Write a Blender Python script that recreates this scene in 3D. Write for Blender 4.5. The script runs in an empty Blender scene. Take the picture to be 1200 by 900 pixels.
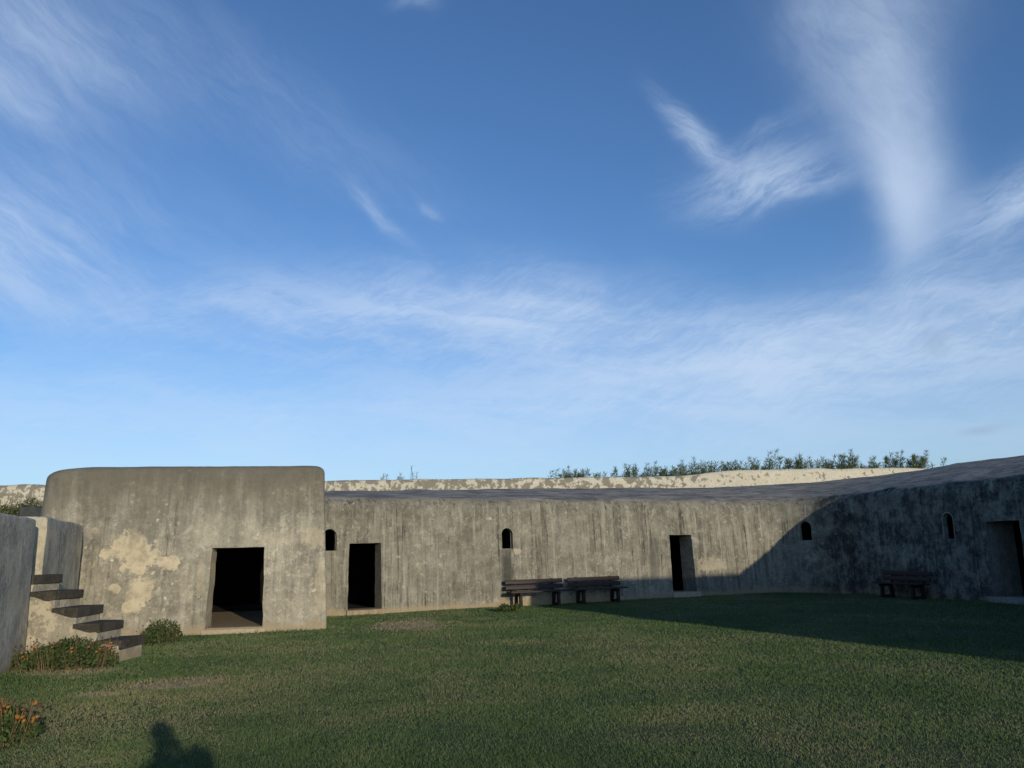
import bpy, bmesh, math, random
import numpy as np
from mathutils import Vector, Matrix, noise as mnoise
R = math.radians
S = bpy.context.scene
COL = S.collection
random.seed(7); rng = np.random.default_rng(7)

# ------------------------------------------------------------------ camera
cam = bpy.data.cameras.new("camera"); cam_o = bpy.data.objects.new("camera", cam); COL.objects.link(cam_o)
PITCH = math.atan(197/900.0); ROLL = R(1.3)
cam_o.matrix_world = (Matrix.Translation((0, 0, 1.58)) @ Matrix.Rotation(math.pi/2+PITCH, 4, 'X')
                      @ Matrix.Rotation(-ROLL, 4, 'Z'))
cam.sensor_width = 36; cam.lens = 27.0; cam.clip_start = 0.05; cam.clip_end = 2000
S.camera = cam_o
S.view_settings.view_transform = 'Standard'; S.view_settings.look = 'None'
S.view_settings.gamma = 1; S.view_settings.exposure = 0.0
# ------------------------------------------------------------------ sun
SUN_AZ = 26.5      # degrees from straight behind the camera towards its right
SUN_EL = 10.3
to_sun = Vector((math.sin(R(SUN_AZ))*math.cos(R(SUN_EL)), -math.cos(R(SUN_AZ))*math.cos(R(SUN_EL)), math.sin(R(SUN_EL))))
sun = bpy.data.lights.new("sun", 'SUN'); sun.energy = 3.15; sun.angle = R(0.55); sun.color = (1.0, 0.88, 0.66)
sun_o = bpy.data.objects.new("sun", sun); COL.objects.link(sun_o)
sun_o.rotation_euler = to_sun.to_track_quat('Z', 'Y').to_euler(); sun_o.location = to_sun*60


# ------------------------------------------------------------------ node helpers
class NT:
    def __init__(s, tree): s.t = tree; s.n = tree.nodes; s.l = tree.links
    def node(s, typ, **kw):
        n = s.n.new(typ)
        for k, v in kw.items(): setattr(n, k, v)
        return n
    def put(s, sock, v):
        if isinstance(v, bpy.types.NodeSocket): s.l.new(v, sock)
        elif v is not None: sock.default_value = v
    def math(s, op, a, b=None, c=None, clamp=False):
        n = s.node('ShaderNodeMath', operation=op, use_clamp=clamp)
        for i, v in enumerate((a, b, c)):
            if v is not None: s.put(n.inputs[i], v)
        return n.outputs[0]
    def vmath(s, op, a, b=None):
        n = s.node('ShaderNodeVectorMath', operation=op)
        s.put(n.inputs[0], a)
        if b is not None: s.put(n.inputs[1], b)
        return n.outputs['Value'] if op in ('LENGTH', 'DOT_PRODUCT', 'DISTANCE') else n.outputs[0]
    def mix(s, f, a, b, mode='MIX'):
        n = s.node('ShaderNodeMix', data_type='RGBA', blend_type=mode)
        s.put(n.inputs[0], f)
        for i, v in ((6, a), (7, b)):
            if isinstance(v, (tuple, list)) and len(v) == 3: v = (*v, 1)
            s.put(n.inputs[i], v)
        return n.outputs[2]
    def noise(s, vec, scale=1, detail=4, rough=.55, dist=0, dims='3D'):
        n = s.node('ShaderNodeTexNoise', noise_dimensions=dims)
        s.put(n.inputs['Vector'], vec); n.inputs['Scale'].default_value = scale
        n.inputs['Detail'].default_value = detail; n.inputs['Roughness'].default_value = rough
        n.inputs['Distortion'].default_value = dist
        return n.outputs[0]
    def vor(s, vec, scale=1, feature='F1'):
        n = s.node('ShaderNodeTexVoronoi', feature=feature)
        s.put(n.inputs['Vector'], vec); n.inputs['Scale'].default_value = scale
        return n.outputs
    def step(s, v, lo, hi, a=0., b=1.):
        n = s.node('ShaderNodeMapRange', interpolation_type='SMOOTHSTEP')
        s.put(n.inputs[0], v)
        for i, x in ((1, lo), (2, hi), (3, a), (4, b)): n.inputs[i].default_value = x
        return n.outputs[0]
    def scale(s, v, xyz): return s.vmath('MULTIPLY', v, xyz)
    def xyz(s, v):
        n = s.node('ShaderNodeSeparateXYZ'); s.put(n.inputs[0], v); return n.outputs
    def comb(s, x, y, z):
        n = s.node('ShaderNodeCombineXYZ')
        for i, v in enumerate((x, y, z)): s.put(n.inputs[i], v)
        return n.outputs[0]

# ------------------------------------------------------------------ world: Nishita sky with cirrus
W = bpy.data.worlds.new("World"); S.world = W; W.use_nodes = True
w = NT(W.node_tree); w.n.clear()
sky = w.node('ShaderNodeTexSky', sky_type='NISHITA', sun_disc=False)
sky.sun_elevation = R(SUN_EL); sky.sun_rotation = R(180-SUN_AZ)
sky.air_density = 1.0; sky.dust_density = 0.6; sky.ozone_density = 2.0; sky.altitude = 0
gen = w.node('ShaderNodeTexCoord').outputs['Generated']
dx, dy, dz = w.xyz(gen)
az = w.math('MULTIPLY', w.math('ARCTAN2', dx, dy), 57.29578)
el = w.math('MULTIPLY', w.math('ARCSINE', dz), 57.29578)
P0 = w.comb(az, el, 0.0)
# warp so that nothing keeps a clean outline
wn = w.node('ShaderNodeTexNoise'); w.put(wn.inputs['Vector'], P0); wn.inputs['Scale'].default_value = .16; wn.inputs['Detail'].default_value = 5
warp = w.vmath('SUBTRACT', wn.outputs['Color'], (.5, .5, .5))
P1 = w.vmath('ADD', P0, w.scale(warp, (3.0, 2.4, 0)))
def rot_noise(ang, su, sv, detail, rough, dist=0.0):
    c, s_ = math.cos(R(ang)), math.sin(R(ang))
    u = w.vmath('DOT_PRODUCT', P1, (c*su, s_*su, 0)); v = w.vmath('DOT_PRODUCT', P1, (-s_*sv, c*sv, 0))
    return w.noise(w.comb(u, v, 3.1+ang), 1.0, detail, rough, dist)
def fibres(base, fine, lo, hi, k=.55):
    return w.step(w.math('ADD', w.math('MULTIPLY', base, 1-k*.5), w.math('MULTIPLY', fine, k*.5)), lo, hi)
f_dr = rot_noise(-34, .55, 2.4, 8, .70, .6); f_ur = rot_noise(20, .5, 2.2, 8, .70, .6)
n_dr = fibres(rot_noise(-28, .13, .55, 12, .66, .3), f_dr, .36, .66)     # falls to the right
n_ur = fibres(rot_noise(14, .12, .52, 12, .66, .3), f_ur, .36, .66)       # rises to the right
n_st = fibres(rot_noise(-58, .16, .34, 12, .64, .2), rot_noise(-50, .7, 1.9, 8, .68, .5), .28, .74)   # soft, slightly fibrous
n_hz = fibres(rot_noise(-4, .07, .30, 11, .64, .3), f_ur, .38, .63)         # flat bands
n_one = None
def blob(a0, e0, la, lb, ang, amp, nz, keep=.0):
    c, s_ = math.cos(R(ang)), math.sin(R(ang))
    q = w.vmath('SUBTRACT', P1, (a0, e0, 0))
    u = w.vmath('DOT_PRODUCT', q, (c/la, s_/la, 0)); v = w.vmath('DOT_PRODUCT', q, (-s_/lb, c/lb, 0))
    r2 = w.math('ADD', w.math('MULTIPLY', u, u), w.math('MULTIPLY', v, v))
    g = w.math('EXPONENT', w.math('MULTIPLY', r2, -1.0))
    g = w.math('MULTIPLY', g, amp)
    if nz is not None:
        g = w.math('MULTIPLY', g, w.math('MULTIPLY_ADD', nz, 1-keep, keep))
    return g
blobs = [
    (28.2, 34.6, 5.0, 3.2, -8, .50, n_st, .4), (28.3, 30.4, 3.5, 2.6, -8, .50, n_st, .5), (28.9, 27.0, 2.5, 2.6, -6, .50, n_st, .6),
    (29.5, 23.4, 2.0, 3.0, 4, .86, n_st, .8), (29.1, 20.6, 1.35, 2.2, 0, .42, n_st, .85),
    (36.0, 21.0, 4.2, 1.4, 16, .66, n_ur, .15), (15.6, 29.0, 3.4, 0.8, -46, .66, n_dr, .2), (19.2, 25.6, 4.2, 1.7, 6, .72, n_ur, .12),
    (22.0, 24.4, 3.2, .8, 8, .52, n_ur, .2), (20.5, 28.6, 2.6, .5, 18, .24, n_ur, .2), (-6.3, 25.2, 1.2, .3, -25, .22, n_dr, .3), (-7.6, 38.6, 1.8, .5, 5, .26, n_ur, .3),
    (-35.5, 32.0, 8, 3.6, -6, .44, n_dr, .45), (-36.5, 28.4, 3.2, 1.1, -14, .34, n_dr, .4),
    (-37, 19.6, 8, 3.4, -10, .72, n_dr, .3), (-10.0, 24.8, 2.8, .5, -38, .34, n_dr, .3),
    (-15, 17.2, 14, 2.6, 3, .62, n_hz, .28), (2.5, 17.0, 11, 2.8, -8, .90, n_hz, .32), (-2, 18.6, 7, 1.1, -6, .34, n_ur, .3),
    (26, 13.6, 15, 2.8, 4, .80, n_hz, .34), (15, 11.5, 24, 3.6, 0, .62, n_hz, .36), (-25, 10, 24, 3.0, 0, .34, n_hz, .4),
    (0, 6.0, 90, 4.6, 0, .44, n_hz, .75),
    (-18, 31, 14, 3, -25, .10, n_dr, .3), (30, 17.0, 9, 2.2, 26, .26, n_ur, .3), (-30, 24, 10, 3, -10, .12, n_dr, .4),
]
dens = 0.0
for b in blobs: dens = w.math('ADD', dens, blob(*b))
dens = w.math('MULTIPLY', w.math('SUBTRACT', 1.0, w.math('EXPONENT', w.math('MULTIPLY', dens, -1.45))), .95)
gray = w.math('ADD', blob(29.7, 13.1, .95, .75, 0, 1.1, n_st, .3), blob(31.5, 6.9, 1.2, .28, 3, .65, n_hz, .7))
skyc = w.mix(1.0, sky.outputs[0], (0.90, 1.24, 1.72), 'MULTIPLY')
c1 = w.mix(dens, skyc, (6.0, 7.3, 9.2))
c2 = w.mix(w.math('MINIMUM', gray, .6), c1, (3.3, 4.5, 6.3))
bg = w.node('ShaderNodeBackground'); w.put(bg.inputs[0], c2); bg.inputs[1].default_value = 0.10
w.l.new(bg.outputs[0], w.node('ShaderNodeOutputWorld').inputs[0])

# ------------------------------------------------------------------ object helpers
def tag(o, label=None, cat=None, group=None, kind=None):
    if label: o['label'] = label
    if cat: o['category'] = cat
    if group: o['group'] = group
    if kind: o['kind'] = kind
    return o
def link(name, me, mats, parent=None, smooth=None):
    o = bpy.data.objects.new(name, me); COL.objects.link(o)
    for m in (mats if isinstance(mats, (list, tuple)) else [mats]): me.materials.append(m)
    if parent: o.parent = parent
    if smooth is not None:
        me.polygons.foreach_set('use_smooth', [True]*len(me.polygons))
        me.set_sharp_from_angle(angle=R(smooth))
    return o
def empty(name, loc=(0, 0, 0), rz=0):
    o = bpy.data.objects.new(name, None); COL.objects.link(o); o.location = loc; o.rotation_euler = (0, 0, rz)
    o.empty_display_size = .2
    return o
def bm_obj(name, bm, mats, parent=None, smooth=None):
    bmesh.ops.recalc_face_normals(bm, faces=bm.faces)
    me = bpy.data.meshes.new(name); bm.to_mesh(me); bm.free()
    return link(name, me, mats, parent, smooth)
def box_bm(bm, c, size, rot=None, bevel=0.0):
    r = bmesh.ops.create_cube(bm, size=1)
    M = Matrix.Translation(c) @ (rot.to_4x4() if rot else Matrix.Identity(4)) @ Matrix.Diagonal((*size, 1))
    bmesh.ops.transform(bm, matrix=M, verts=r['verts'])
    if bevel:
        es = list({e for v in r['verts'] for e in v.link_edges})
        bmesh.ops.bevel(bm, geom=es, offset=bevel, segments=2, affect='EDGES', profile=.5)
def wob(p, amp, sc):
    n = mnoise.noise_vector(Vector(p)*sc) + .5*mnoise.noise_vector(Vector(p)*sc*2.7)
    return Vector(p) + n*amp

# ------------------------------------------------------------------ materials
def new_mat(name):
    m = bpy.data.materials.new(name); m.use_nodes = True
    t = NT(m.node_tree); t.n.clear()
    out = t.node('ShaderNodeOutputMaterial'); b = t.node('ShaderNodeBsdfPrincipled')
    t.l.new(b.outputs[0], out.inputs[0])
    b.inputs['Specular IOR Level'].default_value = .25
    return m, t, b

def concrete(name, light, dark, streak=.5, speck=.5, patch_col=(.46, .40, .29), patches=(), stains=(), base_dirt=True,
             blotch=0.0, rough_bump=.6, top_dark=None, moss=0.0, speck_scale=7.0, corner=False, blotch_scale=1.3, blotch_x=None, crack=0.0):
    m, t, b = new_mat(name)
    P = t.node('ShaderNodeTexCoord').outputs['Object']
    x, y, z = t.xyz(P)
    big = t.step(t.noise(P, .55, 6, .6), .36, .64)
    med = t.step(t.noise(P, 2.6, 9, .72), .36, .64)
    col = t.mix(t.math('MULTIPLY_ADD', big, .35, t.math('MULTIPLY', med, .65)), dark, light)
    cloud = t.step(t.noise(t.vmath('ADD', P, (3, 7, 1)), 3.6, 10, .74, .4), .52, .66)
    col = t.mix(t.math('MULTIPLY', cloud, t.step(t.noise(P, .7, 4, .6), .38, .62, .2, .95)), col, tuple(min(c*1.35, .6) for c in light))
    # runs of dirt down the face
    s1 = t.step(t.noise(t.scale(P, (3.2, 3.2, .14)), 1, 7, .62), .50, .64)
    s2 = t.step(t.noise(t.scale(P, (10, 10, .22)), 1, 6, .68), .54, .62)
    s3 = t.step(t.noise(t.scale(P, (22, 22, .8)), 1, 4, .65), .52, .66)
    brk = t.step(t.noise(P, 1.0, 6, .66), .38, .56, .25, 1)
    st = t.math('MULTIPLY', t.math('ADD', t.math('MULTIPLY', s1, .45), t.math('ADD', t.math('MULTIPLY', s2, .60), t.math('MULTIPLY', s3, .40))), brk)
    col = t.mix(t.math('MULTIPLY', st, streak, clamp=True), col, tuple(c*.36 for c in dark))
    # pale washed runs
    w1 = t.step(t.noise(t.scale(t.vmath('ADD', P, (9, 4, 2)), (6, 6, .25)), 1, 6, .66), .54, .64)
    col = t.mix(t.math('MULTIPLY', w1, .40*streak), col, tuple(min(c*1.4, .6) for c in light))
    # grain and pitting
    g = t.noise(P, 17, 7, .78)
    col = t.mix(t.step(g, .48, .34, 0, .5), col, tuple(c*.35 for c in dark))
    g2 = t.noise(P, 7.5, 9, .78)
    col = t.mix(t.step(g2, .53, .63, 0, .45), col, tuple(min(c*1.45, .6) for c in light))
    # pale lichen specks and flaked spots
    if speck:
        v = t.vor(t.vmath('ADD', P, t.comb(t.math('MULTIPLY', g2, .22), t.math('MULTIPLY', g, .2), t.math('MULTIPLY', g2, .2))), speck_scale)
        rnd = t.xyz(v['Color'])[0]
        rad = t.step(rnd, .60, 1.0, -.03, .32)
        spot = t.math('LESS_THAN', v['Distance'], rad)
        area = t.step(t.noise(P, .8, 3, .6), .42, .62)
        col = t.mix(t.math('MULTIPLY', t.math('MULTIPLY', spot, area), speck), col, tuple(min(c*1.6, .62) for c in light))
    # large flaked areas anywhere
    fl = t.noise(P, blotch_scale, 10, .72)
    if blotch_x: fl = t.math('ADD', fl, t.step(x, blotch_x[0], blotch_x[1], blotch_x[2], blotch_x[3]))
    if blotch:
        bm_ = t.step(fl, .60-.22*blotch, .63-.22*blotch)
        col = t.mix(bm_, col, t.mix(t.noise(P, 5, 5, .6), tuple(c*.8 for c in patch_col), patch_col))
    if crack:
        cw = t.vmath('ADD', P, t.comb(t.math('MULTIPLY', g2, 1.1), t.math('MULTIPLY', med, .5), t.math('MULTIPLY', big, .7)))
        ce = t.vor(t.scale(cw, (.55, .55, .36)), 1.0, 'DISTANCE_TO_EDGE')['Distance']
        cm_ = t.math('MULTIPLY', t.step(ce, .0085, .003), t.step(t.noise(P, .75, 3, .6), .50, .58))
        col = t.mix(t.math('MULTIPLY', cm_, crack), col, tuple(c*.22 for c in dark))
    # flaked plaster at known spots
    jag = t.math('MULTIPLY', t.math('SUBTRACT', t.noise(P, 4.6, 10, .74), .5), 3.0)
    for (c, r, a) in patches:
        d = t.vmath('LENGTH', t.scale(t.vmath('SUBTRACT', P, c), tuple(1/q for q in r)))
        mk = t.step(t.math('ADD', d, jag), 1.0, .80)
        pc = t.mix(t.step(t.noise(P, 5, 9, .72), .35, .6), tuple(q*.72 for q in patch_col), tuple(q*1.08 for q in patch_col))
        col = t.mix(t.math('MULTIPLY', mk, a), col, pc)
    for (c, r, a, sc) in stains:
        d = t.vmath('LENGTH', t.scale(t.vmath('SUBTRACT', P, c), tuple(1/q for q in r)))
        mk = t.step(t.math('ADD', d, t.math('MULTIPLY', t.math('SUBTRACT', t.noise(t.scale(P, (9, 9, 1.2)), 1, 5, .6), .5), 1.3)), 1.05, .55)
        col = t.mix(t.math('MULTIPLY', mk, a), col, sc)
    if top_dark:
        z0, z1, a = top_dark
        zz = t.math('ADD', z, t.math('MULTIPLY', t.math('SUBTRACT', t.noise(t.scale(P, (2.5, 2.5, .6)), 1, 6, .65), .5), 2.4))
        col = t.mix(t.math('MULTIPLY', t.step(zz, z0, z1), a), col, tuple(c*.55 for c in dark))
    if base_dirt:
        zz = t.math('ADD', z, t.math('MULTIPLY', t.math('SUBTRACT', t.noise(P, 2.2, 6, .65), .5), .55))
        col = t.mix(t.step(zz, .22, .05, 0, .75), col, (.33, .26, .165))
    if moss:
        mm = t.step(t.noise(P, 1.7, 8, .7), .5, .62)
        col = t.mix(t.math('MULTIPLY', mm, moss), col, (.035, .04, .036))
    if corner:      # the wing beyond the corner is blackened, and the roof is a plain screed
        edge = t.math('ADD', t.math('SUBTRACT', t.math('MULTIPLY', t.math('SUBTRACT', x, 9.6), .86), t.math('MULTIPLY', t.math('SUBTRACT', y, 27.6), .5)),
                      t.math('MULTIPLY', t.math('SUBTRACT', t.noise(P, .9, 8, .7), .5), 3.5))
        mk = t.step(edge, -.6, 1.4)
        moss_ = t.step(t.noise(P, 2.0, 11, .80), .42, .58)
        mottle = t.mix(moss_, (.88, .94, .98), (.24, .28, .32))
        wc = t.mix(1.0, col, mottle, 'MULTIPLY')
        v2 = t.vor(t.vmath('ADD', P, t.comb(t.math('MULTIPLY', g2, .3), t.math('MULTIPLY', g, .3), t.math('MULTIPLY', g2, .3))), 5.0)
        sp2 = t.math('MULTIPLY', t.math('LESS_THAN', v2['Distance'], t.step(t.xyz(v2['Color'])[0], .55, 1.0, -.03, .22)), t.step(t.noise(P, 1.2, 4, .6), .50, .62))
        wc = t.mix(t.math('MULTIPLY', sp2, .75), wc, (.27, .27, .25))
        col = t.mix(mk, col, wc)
        roofn = t.mix(t.step(t.noise(t.scale(P, (.6, .6, 6)), 1.6, 10, .76), .38, .60), (.11, .104, .094), (.29, .265, .225))
        roofn = t.mix(t.step(t.noise(P, 3.2, 10, .78), .53, .62, 0, .6), roofn, (.065, .062, .056))
        roofn = t.mix(t.step(t.noise(t.vmath('ADD', P, (5, 1, 8)), 2.1, 10, .78), .55, .63, 0, .5), roofn, (.40, .37, .31))
        rz = t.math('ADD', z, t.math('MULTIPLY', t.math('SUBTRACT', t.noise(P, 2.5, 8, .7), .5), .25))
        col = t.mix(t.math('MULTIPLY', t.step(rz, 3.10, 3.28), t.step(t.xyz(t.node('ShaderNodeNewGeometry').outputs['Normal'])[2], .72, .86)), col, roofn)
    t.put(b.inputs['Base Color'], col)
    b.inputs['Roughness'].default_value = .93
    bp = t.node('ShaderNodeBump'); bp.inputs['Strength'].default_value = rough_bump; bp.inputs['Distance'].default_value = .03
    h = t.math('ADD', t.math('MULTIPLY', t.noise(P, 14, 8, .72), .7), t.math('MULTIPLY', t.noise(P, 3, 5, .6), 1.0))
    t.put(bp.inputs['Height'], h); t.l.new(bp.outputs[0], b.inputs['Normal'])
    return m

def simple(name, c1, c2, scale=8, rough=.8, stretch=(1, 1, 1), bump=.3, detail=6):
    m, t, b = new_mat(name)
    P = t.node('ShaderNodeTexCoord').outputs['Object']
    n = t.step(t.noise(t.scale(P, stretch), scale, detail, .65), .3, .7)
    t.put(b.inputs['Base Color'], t.mix(n, c1, c2)); b.inputs['Roughness'].default_value = rough
    bp = t.node('ShaderNodeBump'); bp.inputs['Strength'].default_value = bump; bp.inputs['Distance'].default_value = .01
    t.put(bp.inputs['Height'], n); t.l.new(bp.outputs[0], b.inputs['Normal'])
    return m

M_bunker = concrete('bunker_concrete', (.40, .365, .292), (.20, .184, .147), crack=.55, streak=.5, speck=.75, top_dark=(1.7, 3.6, .85),
    patch_col=(.50, .43, .31),
    patches=[((-8.52, 17.2, 1.86), (.40, 2, .36), 1), ((-8.28, 17.2, 1.62), (.36, 2, .40), 1), ((-7.70, 17.3, 1.52), (.26, 2, .18), 1), ((-8.18, 17.2, .90), (.26, 2, .34), .95), ((-8.34, 17.2, .62), (.22, 2, .20), .9),
             ((-8.98, 17.1, 1.74), (.15, 2, .13), .95), ((-8.72, 17.1, 1.0), (.13, 2, .10), .8), ((-9.25, 17.1, 2.25), (.10, 2, .08), .6), ((-4.62, 17.8, 2.02), (.32, 2, .22), .5), ((-5.4, 17.7, 2.0), (.5, 2, .14), .3),
             ((-6.98, 17.4, 1.2), (.10, 2, .5), .3), ((-4.42, 17.8, .9), (.14, 2, .7), .4)],
    stains=[((-6.86, 17.4, 2.75), (.09, 2, 1.1), .55, (.40, .36, .29, 1)), ((-7.6, 17.3, 2.62), (.035, 2, .42), .4, (.08, .075, .065, 1)),
            ((-6.0, 17.6, 2.5), (.12, 2, .9), .4, (.40, .36, .29, 1))])
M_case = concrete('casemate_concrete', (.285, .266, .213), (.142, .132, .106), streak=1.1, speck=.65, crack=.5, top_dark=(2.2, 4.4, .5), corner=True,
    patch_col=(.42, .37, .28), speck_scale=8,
    patches=[((10.45, 28.1, 1.1), (.34, .6, .26), .8), ((6.85, 26.9, 1.0), (.7, .8, .28), .6), ((-.8, 23.5, 2.6), (.10, 1, .06), 1), ((.05, 23.8, 1.58), (.12, 1, .12), 1),
             ((2.0, 24.7, .1), (3.2, 1.6, .22), .7)],
    stains=[((-.25, 23.7, .9), (.22, 1.2, 1.0), .85, (.05, .052, .045, 1)), ((-.75, 23.5, .8), (.25, 1.2, .7), .3, (.10, .10, .09, 1)),
            ((4.6, 26.2, 1.3), (.2, 1.2, 1.1), .55, (.07, .068, .06, 1))])
M_wing = concrete('wing_concrete', (.13, .135, .135), (.062, .066, .070), streak=.55, speck=.55, top_dark=(2.2, 3.6, .8), moss=.6,
    patch_col=(.30, .27, .2), speck_scale=6)
M_left = concrete('side_wall_concrete', (.58, .53, .42), (.25, .235, .195), streak=.75, speck=.35, patch_col=(.52, .46, .34), blotch=.22)
M_pale = concrete('pale_plaster', (.46, .41, .31), (.36, .31, .23), streak=.25, speck=.2, blotch=.3, patch_col=(.54, .47, .34))
M_flank = concrete('stair_plaster', (.40, .36, .28), (.27, .24, .19), streak=.45, speck=.4, blotch=.4, patch_col=(.50, .44, .33))
M_tread = concrete('stair_slab', (.085, .075, .060), (.036, .033, .028), streak=.2, speck=.6, speck_scale=16, base_dirt=False)
M_parapet = concrete('parapet_plaster', (.60, .55, .44), (.50, .455, .36), streak=.15, speck=.0, base_dirt=False, blotch=.55, patch_col=(.25, .225, .18), blotch_scale=2.6, blotch_x=(5, 11, .012, -.075))
M_room_shade = simple('interior_shade', (.004, .0036, .0033), (.008, .0072, .0065), 3, .95)  # near-black colour paints in the darkness inside rooms and slits
M_reveal = concrete('reveal_plaster', (.30, .28, .235), (.17, .16, .14), streak=.5, speck=.2, base_dirt=False)
M_floor = simple('packed_floor', (.22, .165, .105), (.36, .285, .19), 5, .9, (1, 5, 1))
M_sill = simple('worn_sill', (.34, .27, .18), (.42, .35, .25), 9, .9)
M_wood = simple('brown_bench_plank', (.026, .017, .016), (.044, .029, .027), 6, .55, (1, 8, 8), .25)
M_leg = simple('dark_bench_leg', (.016, .012, .011), (.032, .024, .021), 9, .7)

# ------------------------------------------------------------------ shells of concrete
def inset_poly(poly, d):
    n = len(poly); out = []
    for i in range(n):
        p0, p1, p2 = (Vector(poly[(i-1) % n]), Vector(poly[i]), Vector(poly[(i+1) % n]))
        a = (p1-p0).normalized(); b = (p2-p1).normalized()
        na = Vector((-a.y, a.x)); nb = Vector((-b.y, b.x))      # inward for a counter-clockwise outline
        k = (na+nb); k = k/(1+na.dot(nb))
        out.append(p1+k*d)
    return out
def round_poly(poly, rad, counts, arc=6):
    n = len(poly); out = []
    cut = []
    for i in range(n):
        p0, p1, p2 = Vector(poly[(i-1) % n]), Vector(poly[i]), Vector(poly[(i+1) % n])
        cut.append((p1+(p0-p1).normalized()*rad[i], p1, p1+(p2-p1).normalized()*rad[i]))
    for i in range(n):
        a, c, b = cut[i]
        for k in range(arc+1):
            t = k/arc; out.append(a*(1-t)**2+c*2*t*(1-t)+b*t*t)
        nx = cut[(i+1) % n][0]
        for k in range(1, counts[i]): out.append(b.lerp(nx, k/counts[i]))
    return out
def prism(name, poly, H, mats, rad=.12, top_r=.25, batter=.03, sp=.16, amp=.012, parent=None, zfun=None, z0=-.3, smooth=40, link_it=True):
    n = len(poly); rad = rad if isinstance(rad, (list, tuple)) else [rad]*n
    counts = [max(2, int(((Vector(poly[(i+1) % n])-Vector(poly[i])).length-rad[i]-rad[(i+1) % n])/sp)) for i in range(n)]
    rings = []
    zs = [(z0, 0.0)]; k = max(2, int((H-top_r)/sp))
    for i in range(k+1): z = (H-top_r)*i/k; zs.append((z, batter*z))
    for i in range(1, 6):
        a = i/5*math.pi/2; zs.append((H-top_r+top_r*math.sin(a), batter*(H-top_r)+top_r*(1-math.cos(a))))
    for d in (.25, .6): zs.append((H, batter*(H-top_r)+top_r+d*0.6))
    bm = bmesh.new()
    for (z, ins) in zs:
        pts = round_poly(inset_poly(poly, ins), rad, counts)
        ring = []
        for p in pts:
            q = wob((p.x, p.y, z), amp, 1.3) if z > z0 else Vector((p.x, p.y, z))
            if zfun: q.z += zfun(p.x, p.y)*max(0, z/H)
            ring.append(bm.verts.new(q))
        rings.append(ring)
    m = len(rings[0])
    for a, b in zip(rings, rings[1:]):
        for i in range(m): bm.faces.new((a[i], a[(i+1) % m], b[(i+1) % m], b[i]))
    bm.faces.new(rings[-1]); bm.faces.new(rings[0][::-1])
    bmesh.ops.recalc_face_normals(bm, faces=bm.faces)
    me = bpy.data.meshes.new(name); bm.to_mesh(me); bm.free()
    return link(name, me, mats, parent, smooth)

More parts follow.
